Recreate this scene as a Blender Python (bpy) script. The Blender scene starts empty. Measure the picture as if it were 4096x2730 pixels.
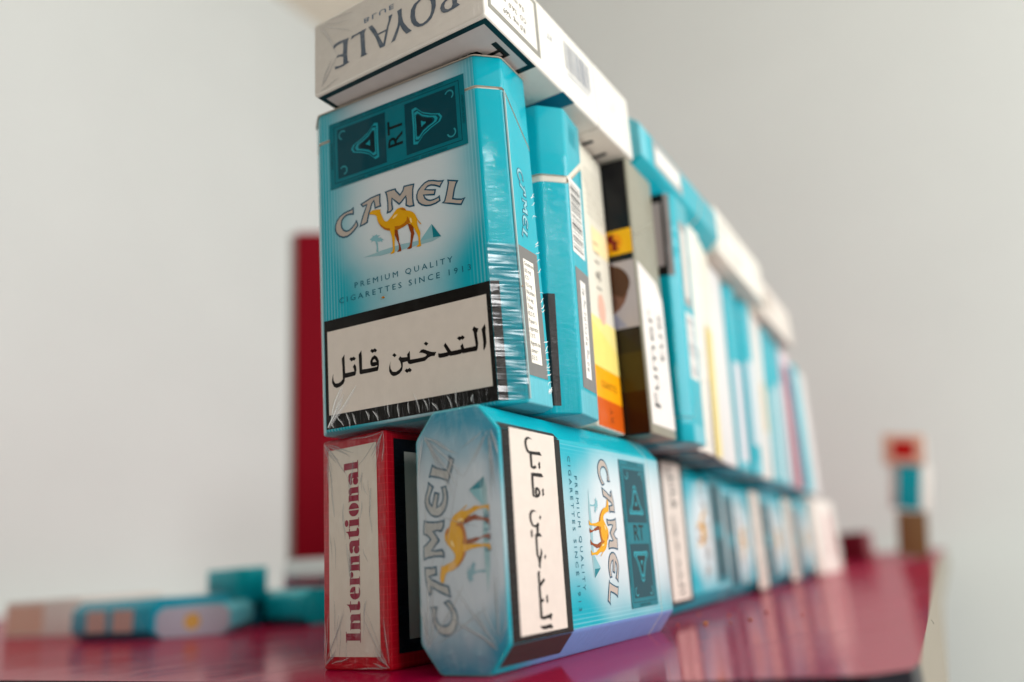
import bpy, bmesh, math, random
from mathutils import Vector, Matrix
from mathutils.geometry import tessellate_polygon
random.seed(7)
S = 0.001                      # every length below is in millimetres
R = math.radians
scene = bpy.context.scene

# ------------------------------------------------------------------ camera
cam_d = bpy.data.cameras.new("camera"); cam = bpy.data.objects.new("camera", cam_d)
scene.collection.objects.link(cam); scene.camera = cam
fw = Vector((-0.49503431, 0.82477393, 0.27329286)); rt = Vector((0.84517495, 0.53005257, -0.06872827))
up = rt.cross(fw)
M = Matrix((rt, up, -fw)).transposed().to_4x4()
M.translation = Vector((89.763, -140.768, 20.344)) * S
cam.matrix_world = M
cam_d.sensor_width = 36; cam_d.lens = 28.057
cam_d.clip_start = 0.01; cam_d.clip_end = 30
cam_d.dof.use_dof = True; cam_d.dof.focus_distance = 0.193; cam_d.dof.aperture_fstop = 5.2

# ------------------------------------------------------------------ light
w = bpy.data.worlds.new("World"); scene.world = w; w.use_nodes = True
w.node_tree.nodes['Background'].inputs[0].default_value = (0.86, 0.955, 1.0, 1)
w.node_tree.nodes['Background'].inputs[1].default_value = 0.74
scene.view_settings.view_transform = 'Standard'; scene.view_settings.look = 'None'
scene.view_settings.exposure = -0.06; scene.view_settings.gamma = 1.0
def area(name, loc, target, sx, sy, power, col):
    l = bpy.data.lights.new(name, 'AREA'); l.shape = 'RECTANGLE'; l.size = sx; l.size_y = sy; l.energy = power; l.color = col
    o = bpy.data.objects.new(name, l); scene.collection.objects.link(o)
    o.location = loc; o.rotation_euler = (Vector(target) - Vector(loc)).to_track_quat('-Z', 'Y').to_euler()
    return o
area("window_light", (2.4, 0.55, 0.9), (0, 0.2, 0.05), 2.0, 1.6, 60, (1.0, 1.0, 0.985))
area("window_opening", (1.95, -1.25, 0.62), (0, 0.1, 0.1), 0.30, 0.50, 20, (1.0, 1.0, 1.0))

# ------------------------------------------------------------------ node helpers
MATS = {}
def srgb(h):
    r = [int(h[i:i+2], 16) / 255 for i in (0, 2, 4)]
    return tuple(c / 12.92 if c < .04045 else ((c + .055) / 1.055) ** 2.4 for c in r) + (1,)
class NT:
    def __init__(s, name):
        m = bpy.data.materials.new(name); m.use_nodes = True; s.m = m; s.t = m.node_tree; s.b = s.t.nodes['Principled BSDF']
    def n(s, kind, **kw):
        x = s.t.nodes.new(kind)
        for k, v in kw.items():
            if k.startswith('i_'): x.inputs[k[2:].replace('_', ' ')].default_value = v
            else: setattr(x, k, v)
        return x
    def l(s, a, b): s.t.links.new(a, b)
    def math(s, op, a, b=0.0, c=None, clamp=False):
        x = s.t.nodes.new('ShaderNodeMath'); x.operation = op; x.use_clamp = clamp
        for i, v in enumerate((a, b) if c is None else (a, b, c)):
            if isinstance(v, (int, float)): x.inputs[i].default_value = v
            else: s.l(v, x.inputs[i])
        return x.outputs[0]
    def mix(s, f, a, b):
        x = s.t.nodes.new('ShaderNodeMix'); x.data_type = 'RGBA'
        for sock, v in ((x.inputs[0], f), (x.inputs[6], a), (x.inputs[7], b)):
            if isinstance(v, (int, float, tuple)): sock.default_value = v
            else: s.l(v, sock)
        return x.outputs[2]
    def ramp(s, v, a, b):
        x = s.t.nodes.new('ShaderNodeMapRange'); x.interpolation_type = 'SMOOTHSTEP'
        x.inputs[1].default_value = a; x.inputs[2].default_value = b; s.l(v, x.inputs[0]); return x.outputs[0]
    def xyz(s):
        c = s.n('ShaderNodeTexCoord'); v = s.n('ShaderNodeVectorMath', operation='SCALE'); v.inputs[3].default_value = 1000
        s.l(c.outputs['Object'], v.inputs[0]); p = s.n('ShaderNodeSeparateXYZ'); s.l(v.outputs[0], p.inputs[0])
        return v.outputs[0], p.outputs[0], p.outputs[1], p.outputs[2]
    def noise(s, vec, scale, stretch=(1, 1, 1), detail=3, rough=.5, dist=0):
        mp = s.n('ShaderNodeMapping'); mp.inputs['Scale'].default_value = stretch; s.l(vec, mp.inputs[0])
        x = s.n('ShaderNodeTexNoise'); x.inputs['Scale'].default_value = scale; x.inputs['Detail'].default_value = detail
        x.inputs['Roughness'].default_value = rough; x.inputs['Distortion'].default_value = dist
        s.l(mp.outputs[0], x.inputs['Vector']); return x.outputs[0]

def film(nt, strength=1.0, kind='wrap'):
    """clear film over the print: a glossy coat whose normal carries the creases (local coordinates, mm)"""
    vec, x, y, z = nt.xyz()
    big = nt.noise(vec, .09, (1, 1, 1), 2)
    if kind == 'wrap':
        low = nt.ramp(z, 16, 0)                                   # gathered folds near the bottom end
        streak = nt.noise(vec, 1.0, (1.1, 1.1, .09), 3, .55, .6)
        side = nt.math('MULTIPLY', nt.ramp(x, -9, -5), nt.ramp(y, 8, 3))
        sidez = nt.math('MULTIPLY', side, nt.ramp(z, 74, 30))
        crink = nt.noise(vec, 1.0, (.25, .25, .62), 4, .62, 1.2)
        h = nt.math('ADD', nt.math('MULTIPLY', streak, nt.math('MULTIPLY', low, 1.0)), nt.math('MULTIPLY', big, .5))
        h = nt.math('ADD', h, nt.math('MULTIPLY', crink, nt.math('MULTIPLY', sidez, .5)))
        haze = nt.math('MULTIPLY', low, nt.ramp(streak, .5, .7))
    elif kind == 'end':                                           # envelope folds on the end faces
        dx = nt.math('ABSOLUTE', nt.math('ADD', x, 27.5)); dy = nt.math('ABSOLUTE', nt.math('ADD', y, -11.3))
        cr = nt.noise(vec, 1.0, (.09, .3, .3), 2, .5, 1.2)
        cr2 = nt.noise(vec, 1.0, (.32, .14, .3), 2, .5, 1.8)
        endz = nt.ramp(dx, 14, 27)
        h = nt.math('ADD', nt.math('MULTIPLY', cr, 1.0), nt.math('MULTIPLY', cr2, endz))
        h = nt.math('ADD', h, nt.math('MULTIPLY', big, 1.5))
        haze = nt.ramp(cr, .42, .75)
    else:
        h = nt.math('MULTIPLY', big, 1.0); haze = None
    bp = nt.n('ShaderNodeBump'); bp.inputs['Distance'].default_value = .0011; bp.inputs['Strength'].default_value = strength
    nt.l(h, bp.inputs['Height']); nt.l(bp.outputs[0], nt.b.inputs['Coat Normal'])
    return h, haze, bp.outputs[0]

def finish(nt, rough=.42, coat=.9, kind='wrap', strength=1.0, hazef=.0, spec=.1):
    coat = coat * .28
    nt.b.inputs['Roughness'].default_value = rough
    nt.b.inputs['Specular IOR Level'].default_value = spec
    nt.b.inputs['Coat Weight'].default_value = coat; nt.b.inputs['Coat Roughness'].default_value = .06
    if kind:
        h, haze, nrm = film(nt, strength, kind)
        if hazef and haze is not None:                             # milky scatter of the doubled film
            g = nt.n('ShaderNodeBsdfGlossy'); g.inputs['Roughness'].default_value = .5; g.inputs['Color'].default_value = (.9, .9, .9, 1)
            nt.l(nrm, g.inputs['Normal'])
            mx = nt.n('ShaderNodeMixShader'); out = nt.t.nodes['Material Output']
            nt.l(nt.math('MULTIPLY_ADD', haze, hazef, hazef * .35), mx.inputs[0])
            nt.l(nt.b.outputs[0], mx.inputs[1]); nt.l(g.outputs[0], mx.inputs[2]); nt.l(mx.outputs[0], out.inputs[0])
    return nt.m

def flat(col, kind='wrap', coat=.9, rough=.42, hazef=0., strength=1.0, mottled=.03):
    """printed card of one ink; kind says how the film over it lies (None: bare card)"""
    key = (col, kind, coat, rough, hazef, strength)
    if key in MATS: return MATS[key]
    nt = NT('print_' + col)
    vec = nt.xyz()[0]; n = nt.noise(vec, .35, (1, 1, 1), 3)
    c = srgb(col) if isinstance(col, str) else col
    d = tuple(v * (1 - mottled * 3) for v in c[:3]) + (1,)
    nt.l(nt.mix(n, d, tuple(min(1, v * (1 + mottled)) for v in c[:3]) + (1,)), nt.b.inputs['Base Color'])
    MATS[key] = finish(nt, rough, coat, kind, strength, hazef); return MATS[key]

TEAL = '00a9b8'; DTEAL = '006d7a'; DDTEAL = '00424e'; BLACK = '14110f'; CREAM = 'e6dfd6'; GREY = '7a7876'; INK = '1f4f66'
def teal_side(kind='wrap', low=False):
    if ('ts', kind, low) in MATS: return MATS[('ts', kind, low)]
    nt = NT('turquoise_card'); vec, x, y, z = nt.xyz()
    st = nt.math('SINE', nt.math('MULTIPLY', nt.math('ADD', y, nt.math('MULTIPLY', x, .3)), 2 * math.pi / .8))
    edge = nt.math('MULTIPLY', nt.ramp(y, 9, 6), nt.ramp(y, 4.5, 5.2))
    c = nt.mix(nt.math('MULTIPLY', nt.ramp(st, .2, .9), nt.math('MULTIPLY', edge, .35)), srgb('00a4b4'), srgb('55c0cc'))
    c = nt.mix(nt.math('MULTIPLY', nt.ramp(z, 6.6, 5.8), nt.ramp(y, 4.8, 5.2)), c, srgb('62b9c6'))
    n = nt.noise(vec, .3, (1, 1, 1), 3); c = nt.mix(nt.math('MULTIPLY', n, .12), c, srgb('008e9d'))
    if low: c = nt.mix(nt.math('MULTIPLY', nt.ramp(x, -7, -6), nt.ramp(z, 4, 20)), c, srgb('6d93cc'))
    nt.l(c, nt.b.inputs['Base Color'])
    MATS[('ts', kind, low)] = finish(nt, .38, 1.8, kind); return MATS[('ts', kind, low)]
def teal_front(kind='wrap'):
    if ('tf', kind) in MATS: return MATS[('tf', kind)]
    nt = NT('turquoise_gradient_card'); vec, x, y, z = nt.xyz()
    a = nt.math('DIVIDE', nt.math('ABSOLUTE', nt.math('ADD', x, 28.5)), 27.0)
    zz = nt.math('DIVIDE', nt.math('ABSOLUTE', nt.math('ADD', z, -58)), 40.0)
    rr = nt.math('ADD', nt.math('POWER', a, 1.8), nt.math('MULTIPLY', nt.ramp(z, 50, 30), .42))
    n = nt.noise(vec, .06, (1, 1, 1), 2); rr = nt.math('ADD', rr, nt.math('MULTIPLY', nt.math('SUBTRACT', n, .5), .25))
    c = nt.mix(nt.ramp(rr, 0.0, .92), srgb('ced4d6'), srgb('069fb0'))
    st = nt.math('SINE', nt.math('MULTIPLY', x, 2 * math.pi / .95))
    c = nt.mix(nt.math('MULTIPLY', nt.ramp(st, .1, .9), nt.math('MULTIPLY', nt.ramp(a, .62, .9), .42)), c, srgb('a5d5dc'))
    nt.l(c, nt.b.inputs['Base Color'])
    MATS[('tf', kind)] = finish(nt, .4, .9, kind); return MATS[('tf', kind)]
def teal_end():
    if 'te' in MATS: return MATS['te']
    nt = NT('turquoise_end_card'); vec, x, y, z = nt.xyz()
    a = nt.math('DIVIDE', nt.math('ABSOLUTE', nt.math('ADD', x, 26.5)), 27.5)
    n = nt.noise(vec, .08, (1, 1, 1), 2)
    a = nt.math('ADD', a, nt.math('MULTIPLY', nt.math('SUBTRACT', n, .5), .4))
    a = nt.math('ADD', a, nt.math('MULTIPLY', nt.ramp(y, 7, 0), .25))
    c = nt.mix(nt.ramp(a, .45, 1.0), srgb('b9c2c9'), srgb('1c86a2'))
    nt.l(c, nt.b.inputs['Base Color'])
    MATS['te'] = finish(nt, .4, 1.0, 'end', 1.0, .1); return MATS['te']
def card(col, rough=.8):
    return flat(col, None, 0.0, rough)
def red_card(kind='wrap', hazef=0):
    k = ('red', kind, hazef)
    if k in MATS: return MATS[k]
    nt = NT('red_grid_card'); vec, x, y, z = nt.xyz()
    g1 = nt.ramp(nt.math('SINE', nt.math('MULTIPLY', x, 2 * math.pi / 1.7)), .9, 1.0)
    g2 = nt.ramp(nt.math('SINE', nt.math('MULTIPLY', z, 2 * math.pi / 1.7)), .9, 1.0)
    c = nt.mix(nt.math('MULTIPLY', nt.math('MAXIMUM', g1, g2), .4), srgb('ae031a'), srgb('dc2c38'))
    nt.l(c, nt.b.inputs['Base Color'])
    MATS[k] = finish(nt, .4, 1.0, kind, 1.0, hazef); return MATS[k]

# ------------------------------------------------------------------ object helpers
def tag(o, label=None, cat=None, group=None, kind=None):
    for k, v in (('label', label), ('category', cat), ('group', group), ('kind', kind)):
        if v: o[k] = v
    return o
def empty(name, mat, label, cat, group=None):
    o = bpy.data.objects.new(name, None); scene.collection.objects.link(o); o.matrix_world = mat
    o.empty_display_size = .01
    return tag(o, label, cat, group)
def link(name, me, mats, parent=None, label=None):
    for m in (mats if isinstance(mats, (list, tuple)) else [mats]): me.materials.append(m)
    o = bpy.data.objects.new(name, me); scene.collection.objects.link(o)
    if parent is not None: o.parent = parent
    if label: o['label'] = label
    return o
def mesh(verts, faces, mi=None, smooth=None):
    me = bpy.data.meshes.new("m"); me.from_pydata([tuple(Vector(v) * S) for v in verts], [], faces)
    if mi:
        for p, i in zip(me.polygons, mi): p.material_index = i
    if smooth:
        for p in me.polygons: p.use_smooth = True
        me.set_sharp_from_angle(angle=R(smooth))
    me.update(); return me

def face_map(face, W=55, D=22.5, H=88):
    return {'front': (lambda u, v, h: (u, -h, v), (0, -1, 0)), 'back': (lambda u, v, h: (u, D + h, v), (0, 1, 0)),
            'right': (lambda u, v, h: (h, u, v), (1, 0, 0)), 'left': (lambda u, v, h: (-W - h, u, v), (-1, 0, 0)),
            'bottom': (lambda u, v, h: (u, v, -h), (0, 0, -1)), 'top': (lambda u, v, h: (u, v, H + h), (0, 0, 1))}[face]
def decal(name, parent, face, polys, mat, h=.06, dims=(55, 22.5, 88), label=None, holes=()):
    """flat print: polygons in face coordinates (mm), laid h mm proud of the card"""
    fm, nrm = face_map(face, *dims); V = []; F = []
    for i, pl in enumerate(polys):
        loops = [[Vector((a, b, 0)) for a, b in pl]]
        if holes and i < len(holes) and holes[i]: loops += [[Vector((a, b, 0)) for a, b in hh] for hh in holes[i]]
        flatp = [p for lp in loops for p in lp]; base = len(V)
        V += [fm(p.x, p.y, h) for p in flatp]
        for t in tessellate_polygon(loops):
            a, b, c = (Vector(V[base + k]) for k in t)
            t = [base + k for k in t]
            if (b - a).cross(c - a).dot(Vector(nrm)) < 0: t.reverse()
            F.append(t)
    return link(name, mesh(V, F), mat, parent, label)
def rect(u0, v0, u1, v1): return [(u0, v0), (u1, v0), (u1, v1), (u0, v1)]
def frame_decal(name, parent, face, o, i, mat, h=.06, dims=(55, 22.5, 88), label=None):
    return decal(name, parent, face, [rect(*o)], mat, h, dims, label, holes=[[rect(*i)[::-1]]])
def ell(cx, cy, rx, ry, a0=0, a1=360, n=20):
    return [(cx + rx * math.cos(R(a0 + (a1 - a0) * k / n)), cy + ry * math.sin(R(a0 + (a1 - a0) * k / n))) for k in range(n + (0 if a1 - a0 >= 360 else 1))]
def inset(pl, d):
    n = len(pl); ar = sum(pl[i][0] * pl[(i + 1) % n][1] - pl[(i + 1) % n][0] * pl[i][1] for i in range(n)); s = 1 if ar > 0 else -1
    out = []
    for i in range(n):
        p0, p1, p2 = Vector(pl[i - 1]), Vector(pl[i]), Vector(pl[(i + 1) % n])
        a = (p1 - p0).normalized(); b = (p2 - p1).normalized()
        n1 = Vector((-a.y, a.x)) * s; n2 = Vector((-b.y, b.x)) * s; m = n1 + n2
        m = m / max(.55, (1 + n1.dot(n2))); out.append(tuple(p1 + m * d))
    return out
def xf(polys, rot=0, sc=(1, 1), off=(0, 0), pivot=(0, 0)):
    c, s = math.cos(R(rot)), math.sin(R(rot)); out = []
    for pl in polys:
        q = []
        for a, b in pl:
            a = (a - pivot[0]) * sc[0]; b = (b - pivot[1]) * sc[1]
            q.append((c * a - s * b + off[0], s * a + c * b + off[1]))
        out.append(q)
    return out
def text(name, parent, face, s, pos, size, mat, rot=0, h=.1, sx=1.0, space=1.0, align='CENTER', bold=0, dims=(55, 22.5, 88), flip=False, line=1.0, width=None):
    cu = bpy.data.curves.new('t', 'FONT'); cu.body = s; cu.size = size; cu.space_character = space; cu.align_x = align; cu.align_y = 'CENTER'
    cu.offset = bold; cu.resolution_u = 2; cu.space_line = line
    ob = bpy.data.objects.new('t', cu); tm = ob.to_mesh()
    pts = [(v.co.x, v.co.y) for v in tm.vertices]; faces = [list(p.vertices) for p in tm.polygons]
    ob.to_mesh_clear(); bpy.data.objects.remove(ob); bpy.data.curves.remove(cu)
    if width:
        w = max(p[0] for p in pts) - min(p[0] for p in pts); sx = width / w
    if flip: sx = -sx
    pts = xf([pts], rot, (sx, 1), pos)[0]
    fm, nrm = face_map(face, *dims); V = [fm(a, b, h) for a, b in pts]
    F = []
    for f in faces:
        a, b, c = (Vector(V[k]) for k in f[:3])
        F.append(f[::-1] if (b - a).cross(c - a).dot(Vector(nrm)) < 0 else f)
    return link(name, mesh(V, F), mat, parent)

# ------------------------------------------------------------------ printed shapes (mm on the card)
WORDMARK=[[(-43.78,57.91),(-44.59,57.39),(-45.71,57.29),(-47.15,57.08),(-48.62,56.4),(-49.62,55.45),(-50.14,54.23),(-50.19,52.76),(-49.75,51.71),(-48.82,50.73),(-47.57,50.08),(-46.14,49.98),(-44.87,50.38),(-43.74,51.09),(-42.77,51.89),(-42.39,52.32),(-42.57,53.03),(-43.02,54.09),(-43.32,53.63),(-43.98,52.88),(-44.79,52.29),(-45.6,51.9),(-46.39,51.91),(-47.16,52.38),(-47.69,53.19),(-47.82,54.03),(-47.63,54.92),(-46.97,55.61),(-46.08,55.98),(-45.12,55.96),(-43.79,55.6),(-43.71,56.55)],[(-41.65,57.99),(-40.16,58.38),(-38.27,58.92),(-36.57,59.1),(-34.96,59.11),(-35.06,58.01),(-35.12,56.83),(-34.92,55.46),(-35.98,55.49),(-37.08,55.39),(-37.2,56.75),(-37.29,57.44),(-37.75,56.9),(-38.19,55.7),(-38.69,54.78),(-38.97,53.79),(-39.24,52.94),(-39.35,52.24),(-40.28,51.97),(-42.16,51.67),(-41.63,53.05),(-41.11,54.37),(-40.42,55.78),(-39.75,57.06),(-40.84,56.86)],[(-33.7,59.21),(-32.15,59.3),(-30.24,59.21),(-30.02,58.55),(-28.98,57.27),(-28.2,58.03),(-27.82,59.16),(-26.23,59.05),(-24.44,58.85),(-24.86,57.32),(-25.01,55.17),(-24.93,53.85),(-24.73,52.77),(-26.36,52.9),(-27.55,53.65),(-27.34,55.04),(-27.4,55.84),(-28.53,54.86),(-29.44,54.33),(-30.42,55.39),(-31.43,56.59),(-31.43,55.41),(-31.25,53.73),(-32.1,53.11),(-33.41,53.05),(-33.1,54.17),(-33.07,56.13),(-33.27,58.03)],[(-15.63,57.27),(-16.44,57.32),(-17.54,57.64),(-18.91,58.21),(-20.31,58.52),(-21.47,58.28),(-22.67,57.6),(-23.66,56.72),(-24.16,55.57),(-24.16,54.41),(-23.66,53.24),(-22.71,52.34),(-21.46,51.76),(-20.06,51.5),(-18.51,51.61),(-17.08,52.04),(-17.17,52.82),(-17.28,53.67),(-17.97,53.3),(-18.97,53.14),(-19.95,53.16),(-20.78,53.52),(-21.38,54.08),(-21.7,54.74),(-20.3,54.34),(-18.66,53.94),(-18.45,54.58),(-18.18,55.5),(-19.35,55.8),(-21.17,56.32),(-20.57,56.73),(-19.71,56.8),(-18.74,56.48),(-17.79,55.99),(-17.01,55.47),(-16.51,56.25)],[(-14.85,57.08),(-13.3,56.52),(-11.63,55.92),(-12.3,55.09),(-12.81,53.85),(-13.37,51.75),(-12.44,51.36),(-11.11,50.98),(-10.0,51.04),(-10.63,50.23),(-11.24,49.28),(-12.83,49.78),(-14.56,50.45),(-16.92,51.39),(-16.13,51.77),(-15.61,53.14),(-15.07,54.88),(-14.78,56.06)]]
CAMEL_LIGHT=[[(-38.68,54.55),(-38.54,54.87),(-37.87,55.15),(-37.04,55.13),(-36.1,54.97),(-35.4,54.83),(-35.11,54.65),(-35.31,54.29),(-35.1,53.68),(-34.79,52.78),(-34.38,51.75),(-33.88,51.11),(-33.13,51.01),(-32.41,51.53),(-31.56,52.21),(-30.95,52.85),(-30.23,53.41),(-29.41,53.59),(-28.5,53.47),(-27.84,53.11),(-27.21,52.28),(-26.21,51.91),(-25.34,51.32),(-24.72,50.55),(-24.33,49.65),(-24.03,48.98),(-23.52,48.25),(-23.03,47.58),(-23.24,47.49),(-23.75,48.12),(-24.2,49.03),(-24.22,47.75),(-23.95,46.7),(-23.56,45.81),(-23.43,45.29),(-23.61,44.26),(-23.52,42.97),(-23.45,41.93),(-24.03,41.83),(-24.8,41.95),(-24.67,42.24),(-24.21,42.46),(-24.11,43.22),(-24.2,44.41),(-24.38,45.14),(-24.87,46.15),(-25.36,47.26),(-25.98,48.21),(-26.51,48.65),(-27.08,48.56),(-28.58,48.11),(-30.19,47.83),(-31.11,48.27),(-31.17,46.69),(-31.11,45.68),(-31.29,44.44),(-31.3,43.25),(-31.42,42.1),(-31.99,41.99),(-32.68,42.03),(-32.61,42.29),(-32.07,42.65),(-31.86,43.39),(-31.9,44.79),(-31.97,45.6),(-32.09,46.63),(-32.33,47.49),(-32.53,48.19),(-33.38,48.51),(-34.39,49.13),(-35.39,50.2),(-36.04,51.28),(-36.35,52.28),(-36.54,53.25),(-37.11,53.76),(-38.16,54.12),(-38.63,54.28)]]
CAMEL_DARK=[[(-31.17,48.69),(-30.19,47.93),(-30.13,46.92),(-29.87,45.46),(-29.97,44.7),(-29.62,43.72),(-29.39,42.78),(-29.4,42.04),(-30.06,42.01),(-30.68,42.11),(-30.5,42.31),(-30.14,42.67),(-30.04,43.43),(-30.21,44.46),(-30.62,45.26),(-30.86,46.11),(-31.11,46.67)],[(-27.08,48.7),(-25.98,48.21),(-25.36,47.26),(-25.41,46.49),(-25.24,45.56),(-25.57,44.76),(-25.85,43.85),(-26.13,42.85),(-26.18,42.08),(-26.8,41.94),(-27.63,42.07),(-27.5,42.36),(-26.93,42.65),(-26.59,43.55),(-26.4,44.97),(-26.28,45.93),(-26.71,47.22)]]
CAMEL_MID=[[(-31.04,49.05),(-29.68,48.79),(-28.3,49.03),(-27.36,49.67),(-27.13,50.71),(-26.66,49.98),(-26.39,48.92),(-27.08,48.56),(-28.58,48.11),(-30.19,47.85),(-31.02,48.35)],[(-36.3,52.16),(-35.87,51.24),(-34.92,50.18),(-33.8,49.33),(-32.55,48.85),(-32.53,48.21),(-33.38,48.54),(-34.39,49.16),(-35.39,50.23),(-36.04,51.28)],[(-29.32,53.21),(-28.51,53.31),(-27.84,53.04),(-27.26,52.26),(-28.1,52.52)]]
CAMEL_SHINE=[[(-31.61,51.31),(-30.88,52.02),(-29.96,52.08),(-30.33,51.57),(-31.27,51.12)],[(-26.31,50.19),(-25.89,49.78),(-25.72,48.74),(-26.07,48.63),(-26.36,49.41)]]
PYRAMID_DARK=[[(-20.04,46.76),(-17.57,42.92),(-19.88,43.21)]]
PYRAMID_LIGHT=[[(-20.1,46.81),(-19.88,43.21),(-23.29,43.2),(-23.43,43.58)]]
DESERT=[[(-41.27,43.2),(-37.24,43.43),(-35.72,43.65),(-32.24,43.73),(-29.39,43.81),(-26.59,43.6),(-23.93,43.44),(-20.0,43.29),(-17.55,42.9),(-20.07,42.29),(-24.44,42.33),(-30.04,42.35),(-35.78,42.37)]]
PALM=[[(-37.06,43.68),(-36.88,44.84),(-37.01,45.77),(-37.33,46.66),(-37.9,46.9),(-38.45,46.54),(-38.37,47.12),(-39.0,47.44),(-38.45,47.75),(-37.97,48.03),(-38.19,48.39),(-37.49,48.11),(-36.65,48.4),(-36.67,48.05),(-35.51,47.81),(-36.22,47.64),(-36.46,47.5),(-35.89,47.15),(-35.42,47.23),(-35.43,46.98),(-34.54,46.3),(-35.12,46.35),(-35.08,45.79),(-35.7,46.25),(-36.18,46.17),(-36.63,46.38),(-36.49,45.64),(-36.48,44.74),(-36.42,43.52)]]
ARABIC=[[(-48.18,18.99),(-48.18,17.08),(-48.13,14.12),(-46.69,14.12),(-45.26,14.13),(-45.34,14.75),(-45.66,15.35),(-45.08,16.02),(-44.68,15.37),(-44.54,14.49),(-44.76,13.55),(-45.0,13.05),(-46.74,12.97),(-48.26,12.92),(-48.36,12.2),(-48.76,11.54),(-49.85,10.98),(-50.93,10.81),(-51.84,11.24),(-52.39,12.25),(-52.39,13.11),(-52.13,14.17),(-51.91,14.63),(-51.99,13.66),(-51.86,12.77),(-51.35,12.02),(-50.43,11.93),(-49.5,12.27),(-48.95,12.79),(-48.95,13.52),(-48.98,15.98),(-49.11,18.04)],[(-46.71,17.5),(-46.16,17.95),(-45.87,17.72),(-45.33,17.93),(-44.6,17.31),(-45.15,16.82),(-45.52,17.04),(-45.98,16.75)],[(-42.85,19.05),(-42.73,17.34),(-42.79,14.19),(-41.16,14.1),(-38.23,14.08),(-38.14,14.48),(-38.43,14.41),(-39.09,14.34),(-39.89,14.48),(-40.23,15.08),(-40.23,15.81),(-39.72,16.69),(-38.82,17.11),(-38.04,16.51),(-37.58,15.46),(-37.63,14.39),(-37.83,13.47),(-38.02,13.05),(-39.74,13.01),(-41.21,13.02),(-43.36,13.05),(-43.64,13.37),(-43.68,15.07),(-43.74,18.14)],[(-40.16,18.4),(-39.62,18.85),(-39.26,18.61),(-38.66,18.84),(-37.99,18.22),(-38.52,17.74),(-38.92,18.0),(-39.45,17.73)],[(-34.04,14.78),(-34.27,13.93),(-34.18,12.85),(-33.59,12.04),(-32.6,11.87),(-31.59,12.29),(-31.07,12.79),(-31.1,13.5),(-31.34,14.25),(-31.8,14.87),(-31.2,15.51),(-30.8,15.1),(-29.61,14.95),(-29.12,14.92),(-29.19,15.52),(-28.34,16.31),(-28.35,14.13),(-26.16,14.04),(-24.1,14.08),(-23.53,14.45),(-24.06,14.83),(-24.72,15.15),(-25.74,15.33),(-25.08,15.95),(-24.39,15.98),(-23.33,15.46),(-22.15,14.9),(-20.84,14.68),(-21.34,13.82),(-22.35,13.89),(-23.18,13.69),(-24.17,13.07),(-25.95,13.07),(-28.44,13.03),(-28.91,13.23),(-29.23,13.88),(-30.07,13.82),(-30.52,13.81),(-30.58,12.82),(-30.84,11.92),(-31.65,11.24),(-32.65,10.94),(-33.5,10.94),(-34.19,11.43),(-34.64,12.33),(-34.63,13.28),(-34.33,14.18)],[(-33.54,16.13),(-32.91,16.58),(-32.24,15.93),(-32.83,15.49)],[(-30.12,11.68),(-29.53,12.17),(-29.2,11.93),(-28.63,12.19),(-28.0,11.55),(-28.55,11.06),(-28.89,11.3),(-29.42,11.03)],[(-24.24,17.27),(-23.66,17.71),(-22.91,17.1),(-23.53,16.63)],[(-19.98,14.1),(-19.11,14.06),(-17.78,14.05),(-18.72,15.78),(-18.21,16.43),(-16.72,14.09),(-15.41,14.08),(-14.04,14.11),(-14.15,14.87),(-13.51,15.38),(-13.17,14.12),(-11.52,14.1),(-10.1,14.13),(-10.15,15.21),(-10.41,17.54),(-10.69,18.05),(-10.18,18.86),(-9.76,18.44),(-9.02,18.06),(-9.33,17.38),(-9.54,17.14),(-9.46,15.76),(-9.36,14.61),(-9.58,13.52),(-9.88,12.92),(-11.6,12.99),(-13.6,12.99),(-13.84,13.22),(-14.05,13.03),(-15.49,12.98),(-17.2,13.03),(-17.38,13.25),(-17.66,13.05),(-18.79,13.0),(-19.98,13.03),(-20.38,13.42),(-20.39,14.0),(-20.16,14.36)],[(-14.97,16.86),(-14.32,17.26),(-14.01,17.03),(-13.44,17.3),(-12.8,16.68),(-13.4,16.2),(-13.73,16.43),(-14.27,16.16)],[(-7.3,18.84),(-7.1,17.8),(-7.25,17.15),(-7.2,15.56),(-7.19,14.43),(-7.49,13.48),(-8.01,12.62),(-8.16,13.04),(-8.03,14.59),(-8.13,16.53),(-8.26,17.74)]]
QAF_HOLE=[[(-38.86,16.17),(-38.32,15.35),(-39.48,15.44),(-39.39,15.9)]]
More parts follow.
